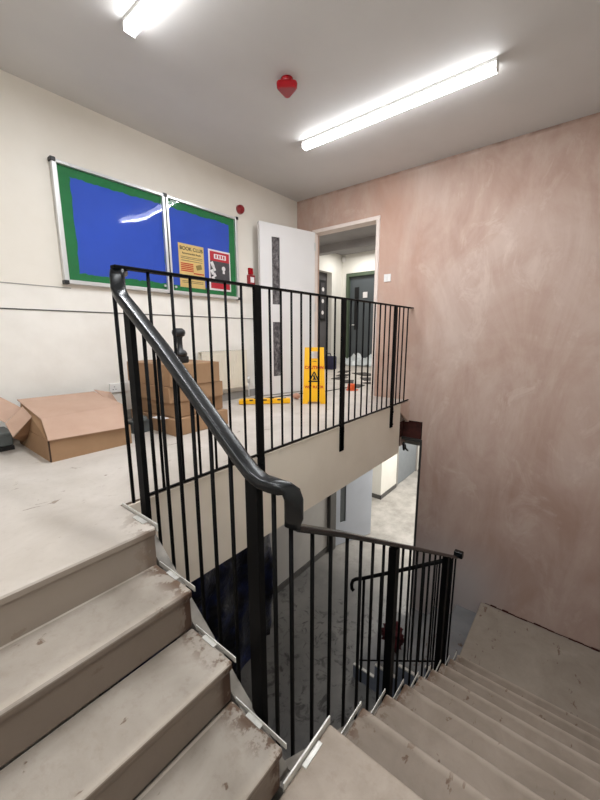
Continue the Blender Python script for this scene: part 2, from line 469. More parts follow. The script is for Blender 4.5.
struct('wall_corridor_right', b, M['white_wall'], 'white right side wall of the upper corridor', 'wall')
b = BM(); add_box(b, XP+.14, XP+.2, 3.38, 5.2, 0, 2.76)
struct('wall_corridor_near', b, M['white_wall'], 'corridor side of the pink wall', 'wall')
# lower corridor shell
b = BM()
add_box(b, 7.42, 8.3, 3.48, 3.6, ZG, -.6); add_box(b, 7.42, 7.5, 3.6, 4.6, ZG, -.6); add_box(b, 9.75, 11, 3.48, 3.6, ZG, -.6); add_box(b, 8.3, 9.75, 3.48, 3.6, -.9, -.6)
struct('wall_lower_corridor', b, M['white_wall'], 'white walls of the lower corridor seen under the landing', 'wall')
b = BM(); add_box(b, 7.40, 7.42, 3.46, 4.6, ZG, ZG+.1); add_box(b, 7.40, 8.3, 3.462, 3.48, ZG, ZG+.1)
struct('baseboard_lower_corridor', b, M['dbase'], 'grey skirting of the white lower corridor wall', 'baseboard')
b = BM(); add_box(b, XP+.14, 11, 1.15, 1.25, ZG, -.6); add_box(b, 11, 11.1, 1.15, 3.6, ZG, -.6); add_box(b, 4.9, 7.5, 4.55, 4.65, ZG, -.6)
struct('wall_lower_far', b, M['white_wall'], 'far white walls of the lower corridor', 'wall')
b = BM(); add_box(b, XP+.16, 11, 1.15, 4.6, -.6, -.5)
struct('ceiling_lower', b, M['soffit'], 'ceiling of the lower corridor', 'ceiling')
b = BM(); add_box(b, 4.9, 5.08, 3.24, 3.45, ZG, -.6)
struct('trim_8', b, M['dbase'], 'dark post at the end of the lower grey wall', 'trim')

# doors -------------------------------------------------------------------
def structE(name, label, cat, loc):
    o = thing(name, label, cat, loc); o['kind'] = 'structure'; return o
d = structE('door_1', 'open white door at the pink wall with two narrow vision panels', 'door', (4.1, 3.0, 0))
b = BM()
add_box(b, XP-.02, XP+.14, 2.10, 2.145, 0, 2.135); add_box(b, XP-.02, XP+.05, 3.055, 3.10, 0, 2.135); add_box(b, XP-.02, XP+.14, 2.10, 3.10, 2.1355, 2.18)
obj('door_frame', b, M['pframe'], d, .004)
P0 = Vector((4.10, 3.06, 0)); P1 = Vector((3.27, 3.275, 0)); dv = (P1-P0).normalized(); nv = Vector((-dv.y, dv.x, 0))
if nv.y > 0: nv = -nv        # towards the camera
W = (P1-P0).length
b = BM()
def leafbox(b, s0, s1, z0, z1, t0, t1, base=P0, dd=dv, nn=nv, mi=0):
    c = base + dd*((s0+s1)/2) + nn*((t0+t1)/2); c.z = (z0+z1)/2
    add_obox(b, c, dd, nn, (0,0,1), (s1-s0)/2, abs(t1-t0)/2, (z1-z0)/2, mi)
# leaf built around two panel openings
s_a, s_b = W*.66, W*.80
leafbox(b, 0, s_a, .012, 2.13, 0, .045); leafbox(b, s_b, W, .012, 2.13, 0, .045)
leafbox(b, s_a, s_b, .012, .25, 0, .045); leafbox(b, s_a, s_b, .95, 1.17, 0, .045); leafbox(b, s_a, s_b, 1.98, 2.13, 0, .045)
lf = obj('door_leaf', b, M['door'], d)
for z0, z1 in ((.25,.95),(1.17,1.98)):
    b = BM(); leafbox(b, s_a, s_b, z0, z1, .012, .034)
    obj('vision_panel', b, M['glassdark'], lf)
b = BM()
for z in (.25, 1.1, 1.9): leafbox(b, -.012, .01, z, z+.1, .0, .05)
obj('hinge', b, M['aluminium'], lf)

d = structE('door_2', 'dark grey corridor door in a green frame beyond the upper doorway', 'door', (8.15, 4.5, 0))
b = BM(); add_box(b, 8.12, 8.3, 4.92, 4.998, 0, 2.21); add_box(b, 8.12, 8.3, 3.952, 4.03, 0, 2.21); add_box(b, 8.12, 8.3, 3.952, 4.998, 2.211, 2.29)
obj('door_frame', b, M['green'], d)
b = BM(); add_box(b, 8.2, 8.25, 4.03, 4.92, .01, 2.21)
lf = obj('door_leaf', b, M['greydoor'], d)
b = BM(); add_box(b, 8.19, 8.2, 4.66, 4.78, .9, 1.95)
obj('vision_panel', b, M['blackp'], lf)
b = BM(); add_box(b, 8.185, 8.2, 4.42, 4.54, 1.68, 1.82)
obj('notice', b, M['paper'], lf)
b = BM(); add_tube(b, [(8.19,4.86,1.02),(8.13,4.86,1.02),(8.13,4.74,1.02)], .014)
obj('handle', b, M['aluminium'], lf)

d = structE('door_3', 'blue grey open door with a narrow dark panel under the landing', 'door', (5.12, 3.33, ZG))
Q0 = Vector((5.10, 3.33, 0)); Q1 = Vector((5.93, 3.0, 0)); d2 = (Q1-Q0).normalized(); n2 = Vector((d2.y, -d2.x, 0))
W2 = (Q1-Q0).length
def lb2(b, s0, s1, z0, z1, t0, t1): leafbox(b, s0, s1, z0, z1, t0, t1, Q0, d2, n2)
b = BM()
lb2(b, 0, .14, ZG+.012, -1.0, 0, .045); lb2(b, .27, W2, ZG+.012, -1.0, 0, .045)
lb2(b, .14, .27, ZG+.012, ZG+.45, 0, .045); lb2(b, .14, .27, ZG+1.35, -1.0, 0, .045)
lf = obj('door_leaf', b, M['greyleaf'], d)
b = BM(); lb2(b, .14, .27, ZG+.45, ZG+1.35, .01, .03); obj('vision_panel', b, M['greydoor'], lf)
d = structE('door_4', 'dark grey door set in the white lower corridor wall', 'door', (9, 3.5, ZG))
b = BM(); add_box(b, 8.38, 9.67, 3.5, 3.54, ZG+.01, -.98); lf = obj('door_leaf', b, plain('mid_grey_door_laminate', srgb(128,134,140), .45), d)
b = BM(); add_box(b, 8.3, 8.38, 3.47, 3.56, ZG, -.9); add_box(b, 9.67, 9.75, 3.47, 3.56, ZG, -.9); add_box(b, 8.3, 9.75, 3.47, 3.56, -.98, -.9)
obj('door_frame', b, M['base'], d)

# ------------------------------------------------------------------ stairs
def step_block(nx0, nx1, ny0, ny1, z, h, nose, dir_):
    """tread top with overhanging nosing; dir_: '-y' or '+x' or '+y' is the descending direction"""
    b = BM()
    if dir_ == '-y':   # nosing at ny0
        pts = [(nx0, ny0, z), (nx0, ny1+.018, z), (nx0, ny1+.018, z-h), (nx0, ny0+nose, z-h), (nx0, ny0+nose, z-.045), (nx0, ny0, z-.03)]
        add_prism(b, pts, (nx1-nx0, 0, 0))
    elif dir_ == '+x':
        pts = [(nx1, ny0, z), (nx0-.018, ny0, z), (nx0-.018, ny0, z-h), (nx1-nose, ny0, z-h), (nx1-nose, ny0, z-.045), (nx1, ny0, z-.03)]
        add_prism(b, pts, (0, ny1-ny0, 0))
    else:
        pts = [(nx0, ny1, z), (nx0, ny0-.018, z), (nx0, ny0-.018, z-h), (nx0, ny1-nose, z-h), (nx0, ny1-nose, z-.045), (nx0, ny1, z-.03)]
        add_prism(b, pts, (nx1-nx0, 0, 0))
    return b

f1 = thing('stair_flight', 'short upper flight of worn beige steps rising to the landing', 'stairs', (0, NY[3], -.70))
def strip_bm_y(x, y0, y1, z, up=.011):
    b = BM(); add_box(b, x-.002, x+.0015, y0, y1, z-.01, z+up); return b
for k in (1, 2, 3):
    z = -R*k
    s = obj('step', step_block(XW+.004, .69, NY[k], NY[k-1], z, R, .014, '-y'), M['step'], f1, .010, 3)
    obj('edge_strip', strip_bm_y(.699, NY[k]-.004, NY[k-1]+.005, z), M['strip'], s)
    # peeled white label-like remnant of the angle
    b = BM(); y = NY[k] + .10; add_box(b, .680, .697, y, y+.07, z+.001, z+.004); obj('loose_flake', b, M['strip'], s)
# sloping stringer on the well side
b = BM()
zt = lambda y: -.14 - .757*(1.40-y)
add_prism(b, [(.703, YE-.013, zt(1.50)), (.703, 1.50, zt(1.50)), (.703, .66, zt(.66)), (.703, .66, zt(.66)-.26), (.703, 1.50, zt(1.50)-.26), (.703, YE-.013, zt(1.5)-.26)], (.045, 0, 0))
obj('stringer', b, M['string'], f1)
b = BM(); add_box(b, .694, .70, NY[0]-.004, YE-.012, -.02, .014)
obj('edge_strip', b, M['strip'], f1)
b = BM(); add_box(b, .668, .69, 1.40, 1.49, .001, .004); obj('loose_flake', b, M['strip'], f1)

q1 = thing('stair_landing', 'beige upper quarter landing at the turn of the stairs', 'stair landing', (0, 0, -.70))
obj('slab', step_block(XW+.025, XS, YW+.004, .626, -.70, R, .014, '+x'), M['ql1'], q1, .010, 3)
b = BM(); add_box(b, .69, XS+.006, .626, .632, -.71, -.675); obj('edge_strip', b, M['strip'], q1)
b = BM(); add_box(b, .78, .88, .604, .622, -.699, -.695); obj('loose_flake', b, M['strip'], q1)
b = BM(); add_box(b, .69, .70, .632, .70, -1.02, -.70); add_box(b, .70, .75, .64, .69, -1.05, -.72); obj('corner_plate', b, M['string'], q1)

f2 = thing('stair_flight', 'long descending flight of worn grey beige steps towards the pink wall', 'stairs', (XS, 0, Z2))
for k in range(1, 9):
    z = -.70 - R*k; x0 = XS + GO*(k-1)
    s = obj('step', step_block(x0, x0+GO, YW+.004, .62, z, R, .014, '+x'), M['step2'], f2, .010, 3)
    b = BM(); add_box(b, x0-.005, x0+GO+.006, .629, .633, z-.01, z+.013)
    obj('edge_strip', b, M['strip'], s)
b = BM()
zn2 = lambda x: -.70 - (x-XS)*R/GO
add_prism(b, [(.75, .645, zn2(.75)-.15), (X2+.0, .645, zn2(X2)-.17), (X2+.0, .645, zn2(X2)-.45), (.75, .645, zn2(.75)-.45)], (0, .045, 0))
obj('stringer', b, M['string'], f2)

q2 = thing('stair_landing', 'lower quarter landing with beige screed at the foot of the pink wall', 'stair landing', (3.6, 0, Z2))
b = BM(); add_box(b, X2-.014, XP-.002, YW+.004, .64, Z2-.2, Z2); obj('slab', b, M['ql2'], q2, .010, 3)
R3 = (Z2-ZG)/5; G3 = .265
f3 = thing('stair_flight', 'lowest grey flight with pale edge strips going down under the landing', 'stairs', (3.6, .64, ZG))
for k in range(1, 5):
    z = Z2 - R3*k; y0 = .64 + G3*(k-1)
    s = obj('step', step_block(X2+.03, XP-.002, y0, y0+G3, z, R3 if k < 4 else R3-.055, .012, '+y'), M['step3'], f3, .008, 2)
    b = BM(); add_box(b, X2+.0, X2+.029, y0+.006, y0+G3-.004, z-.004, z+.012)
    obj('edge_strip', b, M['strip'], s)
b = BM()
zn3 = lambda y: Z2 - R3 - (y-.64)*R3/G3
saw = [(X2+.005, .64, Z2-.02)]
for k in range(1, 5):
    saw += [(X2+.005, .64+G3*(k-1), Z2-R3*k-.004), (X2+.005, .64+G3*k, Z2-R3*k-.004)]
saw += [(X2+.005, .64+G3*4, ZG), (X2+.005, .64, ZG)]
saw = [p for n_, p in enumerate(saw) if not (n_ == 0)]
add_prism(b, saw, (.022, 0, 0))
obj('stringer', b, M['string3'], f3)
b = BM(); add_box(b, XP-.03, XP-.001, .66, .67, Z2-.3, Z2-.299); b.free()
# thin dark crack between the lower landing and the pink wall
b = BM()
y = .60
while y > YW+.02:
    w = random.uniform(.004, .016); add_box(b, XP-w, XP-.001, y-.06, y, Z2+.001, Z2+random.uniform(.004, .02)); y -= .06
struct('baseboard_right', b, M['cavity'], 'ragged dark crack where the pink wall meets the lower landing', 'crack')

# ------------------------------------------------------------------ railings
XR = .755; YR = .70
def baluster_bm(x, y, z0, z1, r=.0078):
    b = BM(); add_tube(b, [(x, y, z0), (x, y, z1)], r, 10); return b
def post_bm(x, y, z0, z1, hx, hy):
    b = BM(); add_box(b, x-hx, x+hx, y-hy, y+hy, z0, z1); return b

lr = thing('landing_railing', 'straight black bar railing along the edge of the upper landing', 'railing', (2.4, YE, 0))
b = BM(); add_box(b, XR, XP-.012, 1.625, 1.668, 1.083, 1.096)
obj('top_rail', b, M['black'], lr, .003)
b = BM(); add_box(b, XR+.03, XP-.03, 1.624, 1.640, .006, .016)
obj('bottom_rail', b, M['black'], lr)
for x in (.914,1.033,1.142,1.255,1.372,1.492,1.735,1.845,1.955,2.065,2.175,2.285,2.395,2.510,2.76,2.87,2.985,3.10,3.21,3.325,3.435,3.55,3.786,3.896,4.02):
    obj('baluster', baluster_bm(x, 1.643, .014, 1.085), M['black'], lr)
for x in (1.615, 2.63, 3.672):
    p = obj('post', post_bm(x, 1.636, -.02 if x < 2 else -.24, 1.085, .028, .011), M['black'], lr, .002)
    b = BM(); add_box(b, x-.03, x+.03, 1.625, 1.638, -.24, -.02)
    for z in (-.06, -.2): add_tube(b, [(x, 1.63, z), (x, 1.61, z)], .009, 8)
    obj('fixing_plate', b, M['black'], p)

sr = thing('stair_railing', 'black bar stair railing with a sweeping charcoal handrail round the well', 'railing', (XR, YR, -.70))
# handrail path
def mk(p, s, u, *k): return (p, Vector(s).normalized(), Vector(u).normalized(), *k)
a1 = Vector((0, -.80, -.70)).normalized(); u1 = Vector((0, .70, -.80))*-1; u1 = Vector((0, -.70, .80)).normalized()
a2 = Vector((2.3, 0, -1.30)).normalized(); u2 = Vector((1.30, 0, 2.3)).normalized()
A = (XR, 1.645, 1.075)
path = [mk((.806, 1.680, 1.074), (.75,-.65,0), (0,0,1)), mk((.789, 1.660, 1.074), (.75,-.65,0), (0,0,1)),
        mk((.776, 1.646, 1.068), (.75,-.65,0), (-.45,-.5,.7)), mk((.770, 1.640, 1.050), (.78,-.6,0), (-.6,-.78,.1)),
        mk((.766, 1.632, 1.000), (.85,-.5,0), (-.5,-.85,.05)), mk((XR+.006, 1.610, .973), (.97,-.2,0), (-.15,-.85,.5)),
        mk((XR, 1.575, .950), (1,0,0), (0,-.68,.76)), mk((XR, 1.50, .897), (1,0,0), (0,-.65,.78)),
mk((XR, 1.30, .750), (1,0,0), (0,-.68,.86)),
        mk((XR, .86, .395), (1,0,0), (0,-.68,.86)), mk((XR, .80, .352), (1,0,0), (0,-.45,1)),
        mk((XR, .755, .338), (1,0,0), (0,-.08,1)), mk((XR, .715, .338), (1,0,0), (0,.0,1)),
        mk((XR+.006, .672, .336), (1,-.2,0), (-.1,-.25,1)), mk((XR+.020, .658, .326), (.85,-.45,0), (-.45,-.5,.7)),
        mk((XR+.030, .656, .298), (.75,-.65,0), (-.65,-.72,.2)), mk((XR+.036, .660, .232), (.6,-.8,0), (-.78,-.6,0)),
        mk((XR+.046, .674, .200), (.3,-.95,0), (-.85,-.25,-.5), .9, .85), mk((XR+.075, .688, .172), (0,-1,0), -u2, .78, .66),
        mk((1.14, YR-.003, -.003), (0,-1,0), -u2, .75, .62), mk((2.0, YR, -.51), (0,-1,0), -u2, .75, .62), mk((3.02, YR, -1.115), (0,-1,0), -u2, .75, .62),
        mk((3.06, YR, -1.132), (0,-1,0), (-.3,0,-1), .75, .62), mk((3.13, YR, -1.135), (0,-1,0), (0,0,-1), .75, .62)]
b = BM(); add_rail(b, path, .060, .036)
hr = obj('handrail', b, M['rail'], sr)
b = BM(); add_box(b, 3.095, 3.145, YR-.045, YR+.03, -1.165, -1.108); obj('end_cap', b, M['rail'], hr, .008, 3)
def zr1(y): return .395 + (y-.86)*(.897-.395)/(1.50-.86) - .018
def zr2(x): return .18 - (x-(XR+.062))*(1.295/2.203) - .008
b = BM()
obj('baluster', baluster_bm(XR, 1.652, -.02, 1.06, .0085), M['black'], sr)
y = 1.545
obj('post', post_bm(XR, 1.535, -.15, zr1(1.535), .012, .026), M['black'], sr, .002)
for y in (1.425,1.325,1.222,1.118,1.016,.913):
    obj('baluster', baluster_bm(XR, y, zt(y)-.08, zr1(y)), M['black'], sr)
obj('post', post_bm(XR, .80, -.74, .335, .014, .028), M['black'], sr, .002)
obj('baluster', baluster_bm(XR, .712, -.76, .33), M['black'], sr)
for x in (.823,.942,1.063,1.188,1.311,1.433,1.557,1.822,1.94,2.062,2.19,2.325,2.455,2.58,2.86,2.96):
    obj('baluster', baluster_bm(x, YR, zn2(x)-.27, zr2(x)), M['black'], sr)
for x in (1.692, 2.745):
    obj('post', post_bm(x, YR, zn2(x)-.3, zr2(x), .026, .022), M['black'], sr, .002)
obj('baluster', baluster_bm(3.06, YR, zn2(3.06)-.27, -1.15), M['black'], sr)

r3 = thing('lower_stair_railing', 'black railing of the lowest flight with a curled handrail end', 'railing', (3.1, 1.2, ZG))
XQ = 3.088
b = BM()
add_tube(b, [(XQ, .76, -1.20), (XQ, 1.10, -1.44), (XQ, 1.62, -1.80), (XQ, 1.70, -1.845), (XQ, 1.735, -1.88), (XQ, 1.75, -1.93), (XQ, 1.745, -1.985), (XQ, 1.72, -2.0)], .019, 12)
obj('handrail', b, M['black'], r3)
b = BM(); add_tube(b, [(XQ, .74, -2.27), (XQ, 1.62, -2.84)], .008, 8); obj('bottom_rail', b, M['black'], r3)
for y in (.86, .97, 1.08, 1.19, 1.30, 1.41):
    z = -1.20 - (y-.76)*.70; zb = -2.27 - (y-.74)*.648
    obj('baluster', baluster_bm(XQ, y, zb, z, .007), M['black'], r3)
obj('post', post_bm(XQ, 1.60, ZG, -1.79, .009, .012), M['black'], r3)
obj('post', post_bm(XQ, .755, -2.6, -1.19, .012, .022), M['black'], r3)

# ------------------------------------------------------------------ notice board
nb = thing('notice_board', 'large wall notice board with blue backing and green border in aluminium frame', 'notice board', (2.1, YL, 1.2))
bx0, bx1, bz0, bz1, bm_ = 1.16, 2.992, 1.222, 2.108, 2.09
yb = YL - .045
b = BM(); add_box(b, bx0, bx1, YL-.02, YL, bz0, bz1); obj('backing', b, M['bgreen'], nb)
for xa, xb in ((bx0+.11, bm_-.025), (bm_+.03, bx1-.10)):
    b = BM()
    # hand-cut scalloped border edge
    n = 34; top = []; 
    pts = []
    for i in range(n+1): x = xa+(xb-xa)*i/n; pts.append((x, YL-.0215, bz1-.075-random.uniform(0,.014)))
    for i in range(16): z = bz1-.09-(bz1-bz0-.18)*i/15; pts.append((xb-random.uniform(0,.010), YL-.0215, z))
    for i in range(n+1): x = xb-(xb-xa)*i/n; pts.append((x, YL-.0215, bz0+.07+random.uniform(0,.014)))
    for i in range(16): z = bz0+.09+(bz1-bz0-.18)*i/15; pts.append((xa+random.uniform(0,.010), YL-.0215, z))
    add_poly(b, pts); obj('blue_backing_paper', b, M['bblue'], nb)
b = BM()
add_box(b, bx0-.012, bx0+.022, yb-.005, YL, bz0-.012, bz1+.012); add_box(b, bx1-.022, bx1+.012, yb-.005, YL, bz0-.012, bz1+.012)
add_box(b, bx0+.022, bx1-.022, yb-.005, YL, bz1-.012, bz1+.012); add_box(b, bx0+.022, bx1-.022, yb-.005, YL, bz0-.018, bz0+.014)
add_box(b, bm_-.03, bm_+.03, yb-.007, YL, bz0-.012, bz1+.012)
obj('frame', b, M['aluminium'], nb, .003)
b = BM(); add_box(b, bm_-.006, bm_+.006, yb-.010, yb-.006, bz0, bz1); obj('hinge_seam', b, M['dstrip'], nb)
for x in (bx0-.002, bm_, bx1+.002):
    for z in (bz0-.008, bz1+.004):
        b = BM(); add_box(b, x-.018, x+.018, yb-.013, YL-.004, z-.014, z+.016); obj('corner_cap', b, M['blackp'], nb, .003)
for xa, xb in ((bx0+.022, bm_-.03), (bm_+.03, bx1-.022)):
    b = BM(); add_poly(b, [(xa, yb+.006, bz0+.014), (xb, yb+.006, bz0+.014), (xb, yb+.006, bz1-.012), (xa, yb+.006, bz1-.012)])
    obj('pane', b, M['pane'], nb)
for x in (bm_-.06, bm_+.06):
    b = BM(); add_lathe(b, (x, yb-.002, bz0+.05), [(.012,.006),(.012,-.004)], 16, 'y'); obj('lock', b, M['aluminium'], nb)

def text_obj(name, s, size, loc, rotx, mat, parent, rotz=0, ex=.0006):
    cu = bpy.data.curves.new(name, 'FONT'); cu.body = s; cu.size = size; cu.align_x = 'CENTER'; cu.align_y = 'CENTER'; cu.extrude = ex; cu.offset = size*.012
    t = bpy.data.objects.new(name, cu); COL.objects.link(t)
    bpy.context.view_layer.update()
    me = bpy.data.meshes.new_from_object(t.evaluated_get(bpy.context.evaluated_depsgraph_get()))
    bpy.data.objects.remove(t)
    me.materials.clear(); me.materials.append(mat)
    Mx = Matrix.Translation(Vector(loc)) @ Matrix.Rotation(rotz, 4, 'Z') @ Matrix.Rotation(rotx, 4, 'X')
    me.transform(Mx)
    o = bpy.data.objects.new(name, me); COL.objects.link(o)
    o.parent = parent
    if parent is not None:
        pw = Vector((0,0,0)); q = parent
        while q is not None: pw += q.location; q = q.parent
        me.transform(Matrix.Translation(-pw))
    return o
yp = YL - .0235
po = thing('poster', 'tan book club poster pinned in the right half of the notice board', 'poster', (2.37, yp, 1.5))
b = BM(); add_box(b, 2.215, 2.525, yp-.0015, yp, 1.283, 1.715); obj('sheet', b, M['tan'], po)
text_obj('title', 'BOOK CLUB', .050, (2.37, yp-.003, 1.668), math.pi/2, M['blackprint'], po)
text_obj('subtitle', 'Recommended Reads', .026, (2.37, yp-.003, 1.622), math.pi/2, M['blackprint'], po)
for z in (1.585, 1.570, 1.548, 1.345, 1.33):
    b = BM(); add_box(b, 2.24, 2.50, yp-.003, yp-.0016, z, z+.004); obj('fine_print', b, M['blackprint'], po)
b = BM()
for z in (1.515, 1.497, 1.479, 1.461, 1.443): add_box(b, 2.235, 2.385, yp-.003, yp-.0016, z, z+.011)
add_box(b, 2.385, 2.515, yp-.003, yp-.0016, 1.425, 1.437); obj('red_lines', b, M['redprint'], po)
b = BM(); add_obox(b, (2.455, yp-.002, 1.50), (1,0,.3), (0,1,0), (-.3,0,1), .035, .001, .024); obj('book_drawing', b, plain('olive_print', srgb(150,128,74), .7), po)
po = thing('poster', 'red and charcoal poster with white border beside the tan one', 'poster', (2.74, yp, 1.5))
b = BM(); add_box(b, 2.585, 2.892, yp-.0015, yp, 1.285, 1.718); obj('sheet', b, M['paper'], po)
b = BM(); add_box(b, 2.605, 2.875, yp-.0022, yp-.0016, 1.305, 1.70); obj('red_panel', b, M['posterred'], po)
b = BM(); add_box(b, 2.605, 2.875, yp-.0030, yp-.0023, 1.365, 1.60); obj('charcoal_panel', b, M['postergrey'], po)
b = BM(); add_box(b, 2.66, 2.83, yp-.0030, yp-.0023, 1.625, 1.675); obj('title_band', b, M['paper'], po)
for x in (2.69, 2.73, 2.765, 2.80):
    b = BM(); add_box(b, x-.011, x+.008, yp-.0036, yp-.0031, 1.634, 1.667); obj('title_mark', b, M['posterred'], po)
b = BM(); add_lathe(b, (2.79, yp-.0033, 1.53), [(.026,.0),(.026,-.0006)], 18, 'y'); add_box(b, 2.775, 2.805, yp-.004, yp-.0034, 1.475, 1.505); obj('white_figure', b, M['paper'], po)
b = BM()
for (x, z, w, h) in ((2.635,1.56,.02,.03),(2.655,1.52,.016,.028),(2.63,1.48,.02,.026),(2.66,1.45,.018,.02),(2.64,1.41,.02,.024)):
    add_obox(b, (x, yp-.0034, z), (1,0,.5), (0,1,0), (-.5,0,1), w, .0004, h)
obj('white_splashes', b, M['paper'], po)

# ------------------------------------------------------------------ wall and ceiling fittings
b = BM(); add_lathe(b, (3.08, YL, 2.235), [(.048,0),(.048,-.03),(.043,-.045),(.030,-.052),(.028,-.062)], 28, 'y')
tag(obj('fire_bell', b, M['redw']), 'small round red sounder high on the cream wall by the door', 'alarm')
be = thing('alarm_beacon', 'shiny red alarm beacon hanging from the ceiling', 'alarm', (2.235, 1.905, ZC))
c0 = Vector((2.235, 1.905, ZC))
b = BM(); add_lathe(b, c0, [(.045,0),(.045,-.02),(.040,-.032)], 32); obj('base', b, M['red'], be)
b = BM(); tri = []
for k in range(3):
    a0 = math.radians(39+120*k)
    for q in range(7):
        a = a0 + math.radians(-40 + 80*q/6)
        tri.append((.052*math.cos(a0)+.030*math.cos(a), .052*math.sin(a0)+.030*math.sin(a)))
rg = []
for zz, k in ((-.026,.72),(-.034,.95),(-.045,1.0),(-.072,.96),(-.080,.86)):
    rg.append([b.verts.new(c0+Vector((x*k, y*k, zz))) for x, y in tri])
for a_, b_ in zip(rg, rg[1:]):
    for k in range(len(tri)): b.faces.new([a_[k], a_[(k+1)%len(tri)], b_[(k+1)%len(tri)], b_[k]])
b.faces.new(rg[0]); b.faces.new(rg[-1])
obj('lens', b, M['red'], be)
cp = thing('fire_call_point', 'red fire call point box on the cream wall beside the white door', 'alarm', (3.17, YL, 1.45))
b = BM(); add_box(b, 3.17, 3.27, YL-.045, YL, 1.40, 1.515); obj('housing', b, M['redw'], cp, .005)
b = BM(); add_box(b, 3.19, 3.25, YL-.048, YL-.045, 1.425, 1.49); obj('window_plate', b, M['paper'], cp)
b = BM(); add_box(b, 3.19, 3.255, YL-.03, YL, 1.522, 1.60); obj('cover', b, M['red'], cp, .004)
sw = thing('light_switch', 'white square light switch on the pink wall right of the doorway', 'switch', (XP, 1.98, 1.455))
b = BM(); add_box(b, XP-.012, XP, 1.935, 2.022, 1.415, 1.502); obj('plate', b, M['white'], sw, .003)
b = BM(); add_obox(b, (XP-.015, 1.978, 1.458), (1,0,.1), (0,1,0), (-.1,0,1), .004, .010, .016); obj('rocker', b, M['white'], sw)
so = thing('wall_socket', 'white double socket low on the cream wall behind the open box', 'socket', (1.5, YL, .29))
b = BM(); add_box(b, 1.42, 1.58, YL-.018, YL, .27, .355); obj('plate', b, M['white'], so, .004)
for cx in (1.46, 1.54):
    for dx, dz in ((0,.018),(-.012,-.006),(.012,-.006)):
        b = BM(); add_box(b, cx+dx-.004, cx+dx+.004, YL-.0185, YL-.018, .306+dz-.003, .306+dz+.003); obj('pin_hole', b, M['blackprint'], so)

ra = thing('radiator', 'cream panel radiator under the notice board beside the white door', 'radiator', (2.75, YL, .1))
b = BM(); add_box(b, 2.38, 3.04, YL-.10, YL-.085, .16, .60); add_box(b, 2.38, 3.04, YL-.045, YL-.03, .16, .60)
x = 2.40
while x < 3.0: add_box(b, x, x+.022, YL-.106, YL-.10, .19, .57); x += .036
obj('panel', b, M['rad'], ra, .002)
b = BM(); add_box(b, 2.38, 3.04, YL-.10, YL-.03, .595, .607)
obj('top_grille', b, M['rad'], ra)
b = BM(); x = 2.40
while x < 3.02: add_box(b, x, x+.014, YL-.09, YL-.04, .6065, .6085); x += .035
obj('grille_slot', b, M['base'], ra)
b = BM(); add_tube(b, [(3.09, YL-.065, .02), (3.09, YL-.065, .20)], .009, 8); add_tube(b, [(3.09, YL-.065, .19), (3.04, YL-.065, .19)], .009, 8); add_tube(b, [(3.09,YL-.065,.20),(3.09,YL-.065,.27)], .02, 12)
obj('valve', b, M['aluminium'], ra)

def batten(x, y0, y1, label, z=ZC):
    t = thing('ceiling_light', label, 'ceiling light', (x, (y0+y1)/2, z), 'linear ceiling battens')
    b = BM(); add_box(b, x-.035, x+.035, y0, y1, z-.022, z); add_box(b, x-.036, x+.036, y0-.006, y0, z-.068, z); add_box(b, x-.036, x+.036, y1, y1+.006, z-.068, z)
    obj('housing', b, M['white'], t, .003)
    b = BM(); add_prism(b, [(x-.034, y0, z-.022), (x+.034, y0, z-.022), (x+.034, y0, z-.055), (x+.022, y0, z-.066), (x-.022, y0, z-.066), (x-.034, y0, z-.055)], (0, y1-y0, 0))
    obj('diffuser', b, M['lamp'], t)
batten(2.985, .69, 2.33, 'full length glowing white batten light on the ceiling near the pink wall')
batten(1.29, .67, 2.31, 'glowing batten light cut off by the top edge, above the notice board side')

# ------------------------------------------------------------------ cardboard boxes
bx = thing('cardboard_box', 'wide low open cardboard box with loose flaps on the landing', 'box', (.92, 2.9, 0))
b = BM()
x0, x1, y0, y1, h = .685, 1.205, 2.575, 3.24, .142; th = .006
add_box(b, x0, x1, y0, y1, 0, th); add_box(b, x0, x1, y0, y0+th, th, h); add_box(b, x0, x1, y1-th, y1, th, h)
add_box(b, x0, x0+th, y0+th, y1-th, th, h); add_box(b, x1-th, x1, y0+th, y1-th, th, h)
obj('tray', b, M['card'], bx)
def sheet(name, pts, mat, parent, t=.005):
    b = BM(); p = [Vector(q) for q in pts]; nrm = (p[1]-p[0]).cross(p[2]-p[0]).normalized()
    add_prism(b, p, nrm*t); return obj(name, b, mat, parent)
sheet('lid_flap', [(.722,2.80,.240),(1.275,2.80,.250),(1.235,3.24,.318),(.705,3.24,.325)], M['cardlid'], bx)
sheet('lid_flap', [(.681,2.558,.146),(1.165,2.545,.134),(1.275,2.80,.250),(.722,2.80,.240)], M['cardlid'], bx)
sheet('end_flap', [(.69,2.62,.142),(.69,3.2,.142),(.715,3.2,.315),(.725,2.81,.232)], M['card'], bx)
sheet('end_flap', [(1.20,2.62,.142),(1.20,3.2,.142),(1.235,3.2,.30),(1.265,2.81,.24)], M['card'], bx)
sheet('side_flap', [(0.706,2.930,0.244),(0.702,3.100,0.294),(0.581,3.050,0.199),(0.582,2.900,0.132)], M['cardlid'], bx, .003)
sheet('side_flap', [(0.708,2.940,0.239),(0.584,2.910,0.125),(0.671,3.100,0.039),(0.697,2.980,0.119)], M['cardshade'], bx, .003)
sheet('side_flap', [(0.700,3.140,0.279),(0.637,3.200,0.331),(0.604,3.200,0.365),(0.528,3.200,0.370),(0.508,3.100,0.268),(0.585,3.070,0.202)], M['cardlid'], bx, .003)
b = BM(); add_box(b, .6825, .6905, 2.5725, 2.58, .004, .140); obj('corner_gap', b, M['cardgap'], bx)
sheet('back_flap', [(1.235,3.02,.285),(1.34,3.05,.23),(1.36,3.22,.30),(1.235,3.24,.335)], M['cardlid'], bx, .004)
cr = thing('storage_crate', 'dark grey plastic crate at the left edge behind the open box', 'crate', (.42, 3.2, 0))
